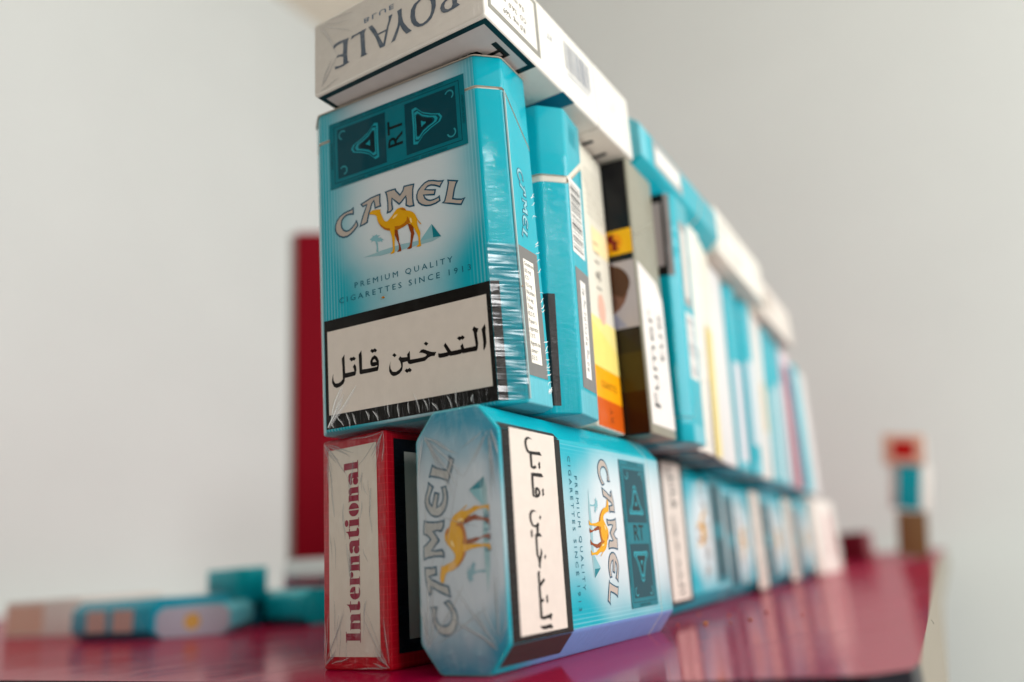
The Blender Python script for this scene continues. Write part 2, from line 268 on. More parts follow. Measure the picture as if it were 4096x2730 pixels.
ROYALE=[[(-42.23,12.9),(-43.58,13.07),(-45.97,13.33),(-47.7,13.05),(-47.97,11.98),(-47.37,11.86),(-46.67,12.37),(-44.45,12.42),(-44.29,11.46),(-44.36,10.01),(-44.5,8.89),(-46.03,9.19),(-46.63,9.08),(-46.58,8.54),(-45.7,8.6),(-44.35,7.94),(-44.41,6.35),(-44.38,5.75),(-45.74,5.75),(-47.35,6.22),(-47.28,5.23),(-46.08,5.17),(-44.39,5.1),(-42.87,5.39),(-42.17,5.48),(-42.86,5.97),(-42.96,8.06),(-42.91,10.25),(-42.67,12.06)],[(-36.16,13.0),(-37.56,13.06),(-39.88,12.94),(-41.22,12.96),(-41.66,11.98),(-40.99,12.12),(-40.23,12.44),(-38.4,12.41),(-38.28,10.38),(-38.1,7.38),(-38.14,5.95),(-38.4,5.2),(-37.26,5.13),(-35.96,5.2),(-36.59,5.63),(-36.79,7.52),(-36.82,9.72),(-36.93,11.67),(-36.67,12.43)],[(-34.28,13.11),(-35.58,13.03),(-34.49,11.28),(-33.11,8.62),(-31.87,5.04),(-30.21,4.95),(-29.31,8.18),(-28.76,10.23),(-27.39,13.26),(-28.69,13.23),(-28.7,12.07),(-29.57,9.67),(-32.44,9.69),(-33.19,11.41)],[(-24.41,13.57),(-25.89,13.42),(-25.64,11.79),(-25.72,9.96),(-26.0,8.8),(-26.83,7.33),(-28.16,5.03),(-26.92,5.1),(-26.08,6.56),(-25.14,8.83),(-24.36,7.05),(-23.22,5.4),(-21.47,5.51),(-22.55,6.78),(-23.99,9.15),(-24.44,11.22)],[(-18.76,13.49),(-20.45,12.89),(-21.5,11.68),(-21.79,9.68),(-21.51,7.99),(-20.74,6.64),(-19.58,5.71),(-18.1,5.35),(-16.61,5.56),(-15.25,6.31),(-14.44,7.6),(-13.84,9.26),(-13.81,11.07),(-14.2,12.1),(-15.04,13.01),(-16.49,13.66),(-17.69,13.68)],[(-9.81,9.95),(-10.83,9.75),(-12.18,8.88),(-12.61,7.83),(-12.37,6.88),(-11.62,6.08),(-10.49,5.78),(-8.77,5.85),(-6.77,6.12),(-7.56,7.05),(-7.5,11.44),(-6.7,11.74),(-8.98,11.77),(-8.99,9.27)]]
ROYALE_HOLES=[[(-32.29,9.19),(-29.83,9.14),(-30.73,5.89)],[(-18.32,13.06),(-19.57,12.31),(-20.2,11.05),(-20.32,9.27),(-19.94,7.68),(-18.95,6.37),(-18.07,6.1),(-16.87,6.37),(-15.78,7.26),(-15.28,8.42),(-15.12,10.02),(-15.35,11.4),(-15.82,12.33),(-16.53,13.04),(-17.56,13.33)],[(-10.07,9.24),(-11.02,8.87),(-11.37,7.93),(-11.13,7.05),(-10.3,6.45),(-9.3,6.52),(-8.89,7.29),(-8.95,8.69)]]
CRUMBS=[(2.1, 107.2, 0.9, 'a8722c'), (-6.7, 107.0, 0.4, '9c5a30'), (-14.4, 148.3, 0.5, 'a8722c'), (0.2, 136.5, 0.5, '9c5a30'), (12.8, 117.5, 0.6, 'a8722c'), (10.4, 145.6, 0.7, '9c5a30'), (9.3, 109.4, 0.35, 'a8722c'), (25.6, 130.4, 0.4, '9c5a30'), (-6.1, 76.2, 0.4, 'a8722c'), (-5.8, 72.0, 0.35, '9c5a30')]

# ------------------------------------------------------------------ the cigarette pack
def section(W, D, bev, rad=.9, g=0.0):
    """plan of the carton, counter-clockwise; bev = size of the cut corners (0: square)"""
    if bev:
        bx, by = bev
        c = [(-W + bx, g), (-bx, g), (-g, by), (-g, D - by), (-bx, D - g), (-W + bx, D - g), (-W + g, D - by), (-W + g, by)]
    else:
        c = [(-W + g, g), (-g, g), (-g, D - g), (-W + g, D - g)]
    out = []; n = len(c)
    for i in range(n):
        p0, p1, p2 = Vector(c[i - 1]), Vector(c[i]), Vector(c[(i + 1) % n])
        a = p1 + (p0 - p1).normalized() * rad; b = p1 + (p2 - p1).normalized() * rad
        for t in (0, .33, .67, 1): out.append(tuple(a * (1 - t) ** 2 + p1 * 2 * t * (1 - t) + b * t * t))
    return out
def prism(sec, zs, cap0=True, cap1=True, edge=.5, W=55, D=22.5, shift=(0, 0, 0), tilt=0):
    """zs: (z0 function, z1 function); ends rounded by `edge`"""
    V = []; F = []; mi = []; n = len(sec); cx, cy = -W / 2, D / 2
    z0, z1 = zs
    rings = []
    if cap0: rings += [(z0, 0, edge), (z0, edge * .3, edge * .3), (z0, edge, 0)]
    else: rings += [(z0, 0, 0)]
    if cap1: rings += [(z1, -edge, 0), (z1, -edge * .3, edge * .3), (z1, 0, edge)]
    else: rings += [(z1, 0, 0)]
    for zf, dz, ins in rings:
        for x, y in sec:
            kx = 1 - ins / (W / 2); ky = 1 - ins / (D / 2)
            V.append((cx + (x - cx) * kx, cy + (y - cy) * ky, zf(x, y) + dz))
    for r in range(len(rings) - 1):
        for i in range(n):
            j = (i + 1) % n; F.append((r * n + i, r * n + j, (r + 1) * n + j, (r + 1) * n + i))
            m = ((sec[i][0] + sec[j][0]) / 2, (sec[i][1] + sec[j][1]) / 2)
            nx, ny = sec[j][1] - sec[i][1], sec[i][0] - sec[j][0]
            mi.append(1 if abs(ny) > abs(nx) * 3 and -W + 3 < m[0] < -3 else 0)
    F.append(tuple(range(n))[::-1]); mi.append(2)
    F.append(tuple((len(rings) - 1) * n + i for i in range(n))); mi.append(3)
    return mesh(V, F, mi, 50)
def pack(mat, label, mats, bev=None, dims=(55, 22.5, 88), cut=(79, 65), lift=.25, group=None, inner='d9d2c4', lid_off=(0, 0, 0), lid_rot=0, name='cigarette_pack', endmat=None):
    W, D, H = dims
    root = empty(name, mat, label, 'cigarette pack', group)
    sec = section(W, D, bev)
    by0, by1 = 5.0, D - 2.0
    def cutf(x, y): t = min(1, max(0, (y - by0) / (by1 - by0))); return cut[0] + (cut[1] - cut[0]) * t
    paper = card('cfc6b6')
    body, front, end = mats[0], mats[1], (mats[2] if len(mats) > 2 else mats[0])
    link('carton', prism(sec, (lambda x, y: 0, cutf), True, False, W=W, D=D), [body, front, end, paper], root)
    sec2 = section(W + .06, D + .06, bev); sec2 = [(x + .03, y - .03) for x, y in sec2]
    lid = link('lid', prism(sec2, (lambda x, y: cutf(x, y) + lift, lambda x, y: H), False, True, W=W, D=D), [body, front, paper, body], root)
    if lid_rot or any(lid_off):
        hinge = Vector((0, D if cut[1] < cut[0] else 0, min(cut))) * S
        lid.matrix_basis = Matrix.Translation(hinge + Vector(lid_off) * S) @ Matrix.Rotation(R(lid_rot), 4, 'X') @ Matrix.Translation(-hinge)
    sec3 = section(W, D, bev, .9, .6)
    link('inner_sleeve', prism(sec3, (lambda x, y: cutf(x, y) - 6, lambda x, y: min(H - 1.2, cutf(x, y) + 8)), True, True, .3, W, D), [card(inner)] * 4, root)
    return root

DESIGN = dict(WORD=WORDMARK)
INKL = 'b3a79c'
def dromedary(p, face, k='wrap', rot=0, sc=1.0, off=None, pivot=None, dims=(55, 22.5, 88), hz=0., detail=2, h=.06):
    T = (lambda P: xf(P, rot, (sc, sc), off, pivot)) if off else (lambda P: P)
    def m(c): return flat(c, k, hazef=hz)
    if detail > 1:
        d = decal('desert_picture', p, face, T(DESERT), m('8fb4ba'), h, dims)
        decal('palm_picture', p, face, T(PALM), m('7fb0b8'), h + .01, dims)
        decal('pyramid_picture', p, face, T(PYRAMID_LIGHT), m('7fb2ba'), h + .02, dims)
        decal('pyramid_picture', p, face, T(PYRAMID_DARK), m('0c7783'), h + .03, dims)
    e = decal('dromedary_picture', p, face, T(CAMEL_LIGHT), m('d99e08'), h + .06, dims)
    decal('far_legs', e, face, T(CAMEL_DARK), m('8a3d08'), h + .045, dims)
    if detail > 1:
        decal('shading', e, face, T(CAMEL_MID), m('b06606'), h + .075, dims)
        decal('highlight', e, face, T(CAMEL_SHINE), m('eccf90'), h + .09, dims)
def wordmark(p, face, k='wrap', rot=0, sc=(1, 1), off=None, pivot=None, dims=(55, 22.5, 88), hz=0., h=.06, fill=INKL, w=.42):
    P = xf(WORDMARK, rot, sc, off, pivot) if off else WORDMARK
    o = decal('brand_lettering', p, face, P, flat(INK, k, hazef=hz), h, dims)
    decal('letter_fill', o, face, [inset(q, w * min(sc)) for q in P], flat(fill, k, hazef=hz), h + .025, dims)
def tri(cx, cy, s, d=1):
    base = [(-4.6, 0), (-3.9, 1.1), (-1.5, 1.9), (1.2, 3.2), (3.2, 5.2), (4.4, 4.9), (4.3, 0), (4.4, -4.9), (3.2, -5.2), (1.2, -3.2), (-1.5, -1.9), (-3.9, -1.1)]
    return [(cx + d * a * s, cy + b * s) for a, b in base]
def stamp(p, k='wrap', full=True):
    b = rect(-51.1, 64.6, -8.1, 83.8)
    s = decal('tax_stamp', p, 'front', [b], flat('006e7b', k), .2)
    dk = flat('00404c', k)
    decal('stamp_cell', s, 'front', [rect(-48.4, 67, -32.4, 81.4), rect(-26.2, 67, -10.8, 81.4)], dk, .23)
    for cx, d in ((-39.2, 1), (-19.6, -1)):
        lt = flat('1a93a0', k); bk = flat('03242c', k)
        decal('triangle_ornament', s, 'front', [tri(cx, 74.2, 1, d)], lt, .245)
        for i, (q, mm_) in enumerate(((.87, dk), (.77, lt), (.63, dk), (.55, bk), (.16, lt))):
            decal('triangle_ornament', s, 'front', [tri(cx + d * .25 * i, 74.2, q, d)], mm_, .255 + i * .01)
    text('stamp_text', s, 'front', 'RT', (-29.2, 74.2), 6.6, flat('04181c', k), 90, .24, bold=.06)
    if full:
        ln = flat('003b45', k)
        o, i = (-49.6, 65.9, -9.6, 82.5), (-49.4, 66.1, -9.8, 82.3)
        frame_decal('stamp_line', s, 'front', o, i, ln, .22)
        sc = flat('2b8d98', k)
        for cx, cy, a in ((-46.6, 79.4, 100), (-46.6, 69, -20), (-12.6, 79.4, 0), (-12.6, 69, -110)):
            o_ = ell(cx, cy, 1.35, 1.35, a - 60, a + 160, 10); i_ = ell(cx, cy, .95, .95, a - 60, a + 160, 10)
            decal('scroll_ornament', s, 'front', [o_ + i_[::-1]], sc, .245)
        for u in (-43.5, -35, -26.5, -18):
            text('stamp_text', s, 'front', 'AMERICAN BLEND', (u, 83.15), .95, ln, 0, .24)
            text('stamp_text', s, 'front', 'AMERICAN BLEND', (u, 65.25), .95, ln, 180, .24)
        text('stamp_text', s, 'front', 'AMERICAN BLEND', (-8.9, 74.2), .95, ln, -90, .24)
        text('stamp_text', s, 'front', 'AMERICAN BLEND', (-50.3, 74.2), .95, ln, 90, .24)
def warning(p, k='wrap', arabic=True, face='front', o=(-55.2, .7, -4.0, 28.8), i=(-53.9, 4.2, -5.2, 25.8), black=BLACK, dims=(55, 22.5, 88), hz=0.):
    f = decal('warning_label', p, face, [rect(*o)], flat(black, k, hazef=hz), .07, dims)
    decal('label_panel', f, face, [rect(*i)], flat('d8cdc2', k, hazef=hz), .10, dims)
    if arabic:
        decal('label_text', f, face, ARABIC, flat('120c0a', k), .13, dims, holes=[None, None, [QAF_HOLE[0]]])
    return f
def big_front(p, k='wrap', full=True, worder=(-56, .7, -5.9, 28.8), wi=(-53.9, 4.2, -6.6, 25.8)):
    wordmark(p, 'front', k); dromedary(p, 'front', k, detail=2 if full else 1); stamp(p, k, full)
    text('slogan', p, 'front', 'PREMIUM QUALITY', (-29.6, 36.3), 2.1, flat('1d6779', k), 0, .1, width=29.5, space=1.5)
    text('slogan', p, 'front', 'CIGARETTES SINCE 1913', (-29.6, 33.2), 2.1, flat('1d6779', k), 0, .1, width=39.5, space=1.5)
    warning(p, k, o=worder, i=wi)
def simple_front(p, k=None):
    """the same print as it shows on the packs further back"""
    wordmark(p, 'front', k); dromedary(p, 'front', k, detail=1)
    s = decal('tax_stamp', p, 'front', [rect(-51.1, 64.6, -8.1, 83.8)], flat('006e7b', k), .2)
    decal('stamp_cell', s, 'front', [rect(-48.4, 67, -32.4, 81.4), rect(-26.2, 67, -10.8, 81.4)], flat('00404c', k), .23)
    warning(p, k)
def barcode(p, face, u0, v0, u1, v1, along='v', bg=True, dims=(55, 22.5, 88), seed=1, ink='2b2b2b', k='wrap', margin=1.2):
    rnd = random.Random(seed)
    b = decal('barcode', p, face, [rect(u0, v0, u1, v1)], flat('e9e6e0', k), .06, dims)
    P = []; lo, hi = (v0 + margin, v1 - margin) if along == 'v' else (u0 + margin, u1 - margin); t = lo
    while t < hi:
        wd = rnd.choice((.25, .25, .5, .75)); 
        if along == 'v': P.append(rect(u0 + .8, t, u1 - .9, min(hi, t + wd)))
        else: P.append(rect(t, v0 + .8, min(hi, t + wd), v1 - .9))
        t += wd + rnd.choice((.3, .3, .55, .8))
    decal('barcode_lines', b, face, P, flat(ink, k), .09, dims)

def rescale(objs, su, ou, sv, ov):
    """the same print on a slightly smaller carton"""
    done = set()
    for o in objs:
        if o.data.name in done: continue
        done.add(o.data.name)
        for v in o.data.vertices: v.co.x = v.co.x * su + ou * S; v.co.z = v.co.z * sv + ov * S
def film_mat():
    if 'film' in MATS: return MATS['film']
    m = bpy.data.materials.new('clear_film'); m.use_nodes = True; t = m.node_tree; t.nodes.clear()
    o = t.nodes.new('ShaderNodeOutputMaterial'); mx = t.nodes.new('ShaderNodeMixShader'); tr = t.nodes.new('ShaderNodeBsdfTransparent')
    gl = t.nodes.new('ShaderNodeBsdfGlossy'); gl.inputs['Roughness'].default_value = .16; gl.inputs['Color'].default_value = (1, 1, 1, 1)
    fr = t.nodes.new('ShaderNodeFresnel'); fr.inputs[0].default_value = 1.42
    t.links.new(fr.outputs[0], mx.inputs[0]); t.links.new(tr.outputs[0], mx.inputs[1]); t.links.new(gl.outputs[0], mx.inputs[2]); t.links.new(mx.outputs[0], o.inputs[0])
    MATS['film'] = m; return m
def crease_mat():
    if 'crease' in MATS: return MATS['crease']
    m = film_mat().copy(); m.name = 'creased_film'; t = m.node_tree
    o = [n for n in t.nodes if n.type == 'OUTPUT_MATERIAL'][0]; prev = o.inputs[0].links[0].from_socket
    d = t.nodes.new('ShaderNodeBsdfDiffuse'); d.inputs[0].default_value = (.9, .9, .9, 1)
    mx = t.nodes.new('ShaderNodeMixShader'); mx.inputs[0].default_value = .24
    t.links.new(prev, mx.inputs[1]); t.links.new(d.outputs[0], mx.inputs[2]); t.links.new(mx.outputs[0], o.inputs[0])
    MATS['crease'] = m; return m
def creases(p, face, lines, dims=(55, 22.5, 88), h=.12, name='film_creases', lim=None, cut=0):
    """raised folds of the clear film: each line = (u0, v0, u1, v1, width)"""
    fm, nrm = face_map(face, *dims); V = []; F = []
    for u0, v0, u1, v1, wd in lines:
        d = Vector((u1 - u0, v1 - v0)); L = d.length; d /= L; n = Vector((-d.y, d.x)); k = max(3, int(L / 1.5)); b = len(V)
        ph = random.uniform(0, 6); am = random.uniform(.1, .35)
        for i in range(k + 1):
            t = i / k; c = Vector((u0, v0)) + d * L * t + n * am * math.sin(ph + t * random.uniform(4, 5)); ww = wd * (math.sin(math.pi * min(1, t * .9 + .08)) ** .6)
            for s_, hh in ((-1, 0), (0, .9), (1, 0)):
                q = c + n * ww * s_
                if lim:
                    q.x = min(max(q.x, lim[0]), lim[2]); q.y = min(max(q.y, lim[1]), lim[3])
                    if cut:                                            # stay inside the cut corners
                        for ex, ey in ((lim[0], lim[1]), (lim[2], lim[1]), (lim[0], lim[3]), (lim[2], lim[3])):
                            k_ = cut - abs(q.x - ex) - abs(q.y - ey)
                            if k_ > 0: q.x += (k_ / 2) * (1 if ex == lim[0] else -1); q.y += (k_ / 2) * (1 if ey == lim[1] else -1)
                V.append(fm(q.x, q.y, h + hh * ww * .8))
        for i in range(k):
            for s_ in (0, 1):
                a = b + i * 3 + s_; F.append((a, a + 1, a + 4, a + 3))
    me = mesh(V, F)
    for pl in me.polygons: pl.use_smooth = True
    o = link(name, me, crease_mat(), p); o['kind'] = 'stuff'; return o
def fan(corner, target, n, spread, l0, l1, wd=(.08, .2)):
    a0 = math.atan2(target[1] - corner[1], target[0] - corner[0]); out = []
    for i in range(n):
        a = a0 + R(random.uniform(-spread, spread)); s0 = random.uniform(.3, 3); L = random.uniform(l0, l1)
        out.append((corner[0] + math.cos(a) * s0, corner[1] + math.sin(a) * s0, corner[0] + math.cos(a) * (s0 + L), corner[1] + math.sin(a) * (s0 + L), random.uniform(*wd)))
    return out
def crinkle(p, a, b, z0, z1, nrm, nz=150, nx=8, amp=.28, name='crinkled_film'):
    """a strip of gathered film standing off a narrow face between plan points a and b"""
    a = Vector(a); b = Vector(b); nr = Vector(nrm).normalized(); V = []; F = []
    rnd = random.Random(11); ph = [rnd.uniform(0, 6.3) for _ in range(8)]
    for j in range(nz + 1):
        z = z0 + (z1 - z0) * j / nz; g = (1 - (j / nz)) ** .5
        for i in range(nx + 1):
            t = i / nx; c = a.lerp(b, t)
            d = sum(math.sin(z * f + t * (2.6 - 1.9 * (k % 3)) + ph[k] + .8 * math.sin(z * .37 + k)) for k, f in enumerate((.85, 1.5, 2.6, 4.4))) / 4
            d2 = math.sin(z * .55 + ph[6]) * .5
            hgt = .25 + amp * (.25 + .75 * g) * (d * (.35 + .65 * abs(math.sin(z * .21 + t * 2))) + d2 * .6) * math.sin(math.pi * (.12 + .76 * t))
            V.append((c.x + nr.x * hgt, c.y + nr.y * hgt, z))
    for j in range(nz):
        for i in range(nx):
            q = j * (nx + 1) + i; F.append((q, q + 1, q + nx + 2, q + nx + 1))
    me = mesh(V, F)
    for pl in me.polygons: pl.use_smooth = True
    return link(name, me, film_mat(), p)

def basis(X, Y, Z, o): 
    m = Matrix((X, Y, Z)).transposed().to_4x4(); m.translation = Vector(o) * S; return m
STAND = Matrix.Identity(4)
SIDE = basis((0, 0, -1), (-1, 0, 0), (0, 1, 0), (0, 0, 0))            # on its long edge, bottom end to the viewer
SIDE_R = basis((0, 0, 1), (-1, 0, 0), (0, -1, 0), (0, 88, 55))        # the same, top end to the viewer
FLAT = basis((-1, 0, 0), (0, 0, 1), (0, 1, 0), (-55, 0, 0))           # lying on its front, bottom end to the viewer
def pose(x, y, z, yaw=0, rx=0, ry=0, base=STAND):
    return Matrix.Translation(Vector((x, y, z)) * S) @ Matrix.Rotation(R(yaw), 4, 'Z') @ Matrix.Rotation(R(rx), 4, 'X') @ Matrix.Rotation(R(ry), 4, 'Y') @ base

# ================================================================== the table and the room
def box(name, lo, hi, mat, parent=None, bevel=0, label=None):
    bm = bmesh.new(); bmesh.ops.create_cube(bm, size=1)
    for v in bm.verts: v.co = Vector([(lo[i] + hi[i]) / 2 + v.co[i] * (hi[i] - lo[i]) for i in range(3)]) * S
    if bevel: bmesh.ops.bevel(bm, geom=bm.edges[:], offset=bevel * S, segments=3, affect='EDGES')
    me = bpy.data.meshes.new('b'); bm.to_mesh(me); bm.free()
    return link(name, me, mat, parent, label)
def plaster(name, col, bump=.15):
    nt = NT(name); vec = nt.xyz()[0]; n = nt.noise(vec, .004, (1, 1, 1), 4); n2 = nt.noise(vec, .12, (1, 1, 1), 5)
    c = srgb(col); nt.l(nt.mix(n, tuple(v * .93 for v in c[:3]) + (1,), c), nt.b.inputs['Base Color'])
    nt.b.inputs['Roughness'].default_value = .85
    b = nt.n('ShaderNodeBump'); b.inputs['Distance'].default_value = .001; b.inputs['Strength'].default_value = bump
    nt.l(n2, b.inputs['Height']); nt.l(b.outputs[0], nt.b.inputs['Normal']); return nt.m
wallm = plaster('wall_plaster', 'e1e6e4'); ceilm = plaster('ceiling_plaster', 'f8f0df'); floorm = plaster('floor_tile', 'dcd6d2')
XL, YB, YF, ZC, ZF, XR = -1500, 1700, -2300, 1730, -740, 2700
def quad(name, vs, mat): return tag(link(name, mesh(vs, [(0, 1, 2, 3)]), mat), kind='structure')
box_ = [('floor', [(XL, YF, ZF), (XR, YF, ZF), (XR, YB, ZF), (XL, YB, ZF)], floorm),
        ('ceiling', [(XL, YF, ZC), (XL, YB, ZC), (XR, YB, ZC), (XR, YF, ZC)], ceilm),
        ('left_wall', [(XL, YF, ZF), (XL, YB, ZF), (XL, YB, ZC), (XL, YF, ZC)], wallm),
        ('back_wall', [(XL, YB, ZF), (XR, YB, ZF), (XR, YB, ZC), (XL, YB, ZC)], wallm),
        ('near_light_block', [(XL, YF, ZF), (XL, YF, ZC), (XR, YF, ZC), (XR, YF, ZF)], MATS.setdefault('near_light_block', plaster('light_block_plaster', '565350')))]  # near one: unseen, kept dark to hold light off the pack fronts
box_.append(('right_light_block', [(XR, YF, ZF), (XR, YF, ZC), (XR, -700, ZC), (XR, -700, ZF)], MATS['near_light_block']))  # unseen partial wall added to shield the pack fronts from the open side
for a in box_: quad(*a)

def laminate():
    nt = NT('magenta_laminate'); vec, x, y, z = nt.xyz()
    n = nt.noise(vec, .02, (1, 1, 1), 4); sm = nt.noise(vec, .05, (1, .35, 1), 5, .6, 1)
    dust = nt.noise(vec, .9, (1, 1, 1), 2)
    c = nt.mix(n, srgb('980338'), srgb('a60740'))
    c = nt.mix(nt.math('MULTIPLY', nt.ramp(dust, .70, .78), .35), c, srgb('d08a9a'))
    nt.l(c, nt.b.inputs['Base Color'])
    nt.l(nt.math('MULTIPLY_ADD', nt.ramp(sm, .35, .75), .12, .10), nt.b.inputs['Roughness'])
    nt.b.inputs['Specular IOR Level'].default_value = 0
    b = nt.n('ShaderNodeBump'); b.inputs['Distance'].default_value = .0004; b.inputs['Strength'].default_value = .12
    nt.l(nt.noise(vec, .03, (1, 1, 1), 3), b.inputs['Height']); nt.l(b.outputs[0], nt.b.inputs['Normal'])
    g = nt.n('ShaderNodeBsdfGlossy'); g.inputs['Color'].default_value = (1, .83, .84, 1); nt.l(b.outputs[0], g.inputs['Normal'])
    nt.l(nt.math('MULTIPLY_ADD', nt.ramp(sm, .35, .75), .10, .09), g.inputs['Roughness'])
    fr = nt.n('ShaderNodeFresnel'); fr.inputs[0].default_value = 1.42; nt.l(b.outputs[0], fr.inputs[1])
    mx = nt.n('ShaderNodeMixShader'); nt.l(nt.math('MINIMUM', fr.outputs[0], .38), mx.inputs[0])
    nt.l(nt.b.outputs[0], mx.inputs[1]); nt.l(g.outputs[0], mx.inputs[2]); nt.l(mx.outputs[0], nt.t.nodes['Material Output'].inputs[0])
    return nt.m
table = empty('table', Matrix.Translation(Vector((0, 0, -740)) * S), 'glossy magenta table top with dark front edge under all the packs', 'table')
TT = 30
outl = [(-1350, -40), (-163, -13), (25, -7.5), (64, 5), (69.5, 12), (70, 20), (63.5, 106), (22, 622), (-46, 1640), (-1350, 1640)]
def slab(pts, z0, z1, mats, mi_side):
    n = len(pts); V = [(x, y, z1 + 740) for x, y in pts] + [(x, y, z0 + 740) for x, y in pts]
    F = [tuple(range(n)), tuple(range(2 * n - 1, n - 1, -1))] + [(i + n, (i + 1) % n + n, (i + 1) % n, i) for i in range(n)]
    return mesh(V, F, [0, 1] + [mi_side(i) for i in range(n)])
link('table_top', slab(outl, -TT, 0, None, lambda i: 1 if i < 5 else 2), [laminate(), flat('17151c', None, .2, .35), flat('8f887b', None, 0, .7)], table)
for lx, ly in ((-1280, 40), (-40, 60), (-1280, 1580), (-110, 1580)):
    o = box('leg', (lx - 22, ly - 22, 0), (lx + 22, ly + 22, 740 - TT), flat('c9c5bd', None, 0, .5), table, 2)
link('edge_chip', mesh([(65.0, 99, .12 + 740), (65.3, 99.2, -.5 + 740), (65.2, 99.9, -.9 + 740), (64.9, 100.0, .1 + 740), (64.7, 99.5, .3 + 740)], [(0, 1, 2, 3, 4)]), card('20262c'), table)

# red board behind the pile, leaning on the far side of the table
redm = flat('7c0016', None, .1, .5)
bd = empty('red_board', pose(-457, 372, 0, 40), 'tall flat dark red board standing on the table behind the pile of packs', 'board')
box('board_panel', (0, 0, 0), (230, 14, 352), redm, bd, 1.2)
box('board_edge', (-5, 1, 0), (-.2, 20, 350), flat('8b8780', None, 0, .7), bd, .8)

# ================================================================== the wall of packs
ts, tf, te = teal_side(), teal_front(), teal_end()
tsn, tfn = teal_side('none_'), teal_front('none_')
OCT = (6.0, 5.0)
G1, G2, G3 = 'packs in the bottom row of the stack', 'packs standing in the middle row of the stack', 'packs lying flat on top of the stack'

# ---- bottom row, nearest: red pack, end on
p = pack(pose(-36.7, 7.2, 0, -4.11, 0, 0, SIDE), 'red film-wrapped pack at the near left bottom corner of the stack, white lettered end',
         [red_card(), red_card(), red_card('end', .07)], None, group=G1)
f = decal('end_label', p, 'bottom', [rect(-52.3, 3.2, -3.0, 20.3)], flat('d5cabc', 'end', hazef=.07), .06)
def didone(s):
    P = []; x = 0
    rc = rect
    for ch in s:
        if ch == 'I': g = [rc(.05, 0, .47, 1.45), rc(-.06, 0, .58, .07), rc(-.06, 1.38, .58, 1.45)]; a = .68
        elif ch == 'n': g = [rc(0, 0, .36, 1), rc(.49, 0, .86, .86), ell(.62, .82, .24, .18), rc(.3, .84, .6, .95), rc(-.06, 0, .42, .06), rc(.44, 0, .92, .06), rc(-.06, .94, .2, 1)]; a = 1.0
        elif ch == 't': g = [rc(.08, .1, .42, 1), [(-.05, .95), (.42, .95), (.42, 1.35), (.3, 1.12)], rc(-.05, .92, .6, 1), ell(.34, .14, .26, .14)]; a = .66
        elif ch == 'e': g = [ell(.36, .5, .36, .5, 90, 270), ell(.42, .62, .34, .38, -20, 90) + [(.42, .62)], rc(.3, .46, .76, .56), ell(.42, .2, .33, .2, 200, 340)]; a = .86
        elif ch == 'r': g = [rc(0, 0, .36, 1), rc(-.06, 0, .46, .06), ell(.58, .82, .18, .18), rc(.3, .86, .6, .96), rc(-.06, .94, .2, 1)]; a = .8
        elif ch == 'a': g = [rc(.42, .05, .78, .8), ell(.5, .8, .26, .2), ell(.22, .28, .24, .27), ell(.18, .78, .17, .16), rc(.2, .9, .55, .99), rc(.42, 0, .88, .07)]; a = .92
        elif ch == 'i': g = [rc(.05, 0, .43, .97), rc(-.05, 0, .53, .06), rc(-.05, .93, .2, 1), ell(.24, 1.24, .21, .18)]; a = .6
        elif ch == 'o': g = [ell(.38, .5, .38, .5, 90, 270), ell(.46, .5, .38, .5, -90, 90)]; a = .92
        elif ch == 'l': g = [rc(.05, 0, .47, 1.45), rc(-.06, 0, .58, .07), rc(-.06, 1.38, .2, 1.45)]; a = .62
        P += [[(u + x, v) for u, v in q] for q in g]; x += a + .03
    return P, x
P, L = didone('International')
P = [[(0, 0)] and [(-(6.4 + u * 42.6 / L), 9.5 + v * 3.5) for u, v in q] for q in P]
for i, q in enumerate(P): pass
fm_ = face_map('bottom')[0]
V = []; F = []
for i, q in enumerate(P):
    b0 = len(V); V += [fm_(a, b, .1 + .0006 * i) for a, b in q]; F.append(tuple(range(b0, len(V))))
link('lettering', mesh(V, F), flat('8a0a30', 'end', hazef=.07), f)
L_ = []
for cx_, cy_, tx_, ty_ in ((-54.5, .5, -49, 5), (-54.5, 22, -49, 17.5), (-.5, .5, -5, 5), (-.5, 22, -5, 18)): L_ += fan((cx_, cy_), (tx_, ty_), 7, 50, 4, 13, (.1, .26)) + [(cx_, cy_, tx_, ty_, .3)]
for _ in range(26):
    u_ = random.uniform(-50, -6); v_ = random.uniform(1, 21); L_.append((u_, v_, u_ + random.uniform(3, 9), v_ + random.uniform(-1.2, 1.2), random.uniform(.1, .3)))
creases(p, 'bottom', L_, lim=(-54.6, .4, -.4, 22.1))
fr = decal('warning_label', p, 'front', [rect(-53, 2.6, -3.4, 31)], flat('0d1118', 'wrap'), .07)
decal('label_panel', fr, 'front', [rect(-49.9, 6.2, -6.2, 27.5)], flat('b9b6ae', 'wrap'), .1)

# ---- bottom row: turquoise pack, lettered end to the viewer, front to the right
p = pack(pose(0, 0, 0, .03, -.25, .43, SIDE), 'turquoise cut-corner pack nearest in the bottom row, dromedary pictured on its end and side',
         [teal_side('wrap', True), tf, te], OCT, group=G1)
big_front(p, worder=(-53.2, .7, -5.4, 28.8))
rescale([o for o in p.children_recursive if o.name.split('.')[0] not in ('carton', 'lid', 'inner_sleeve')], .9, -1.1, .915, 0)
for z0, z1, c_ in ((.8, 25.8, '3a3634'),):
    for a, b, nn in ((Vector((-5.9, 0, 0)), Vector((-1.6, 3.6, 0)), Vector((5, -6, 0))), (Vector((-49.1, 0, 0)), Vector((-50.6, 1.3, 0)), Vector((-5, -6, 0)))):
        nn = nn.normalized() * .09; a = a + nn; b = b + nn
        link('label_wrap', mesh([(a.x, a.y, z0), (b.x, b.y, z0), (b.x, b.y, z1), (a.x, a.y, z1)], [(0, 1, 2, 3)]), flat(c_), p)
FB = (-1, 1)
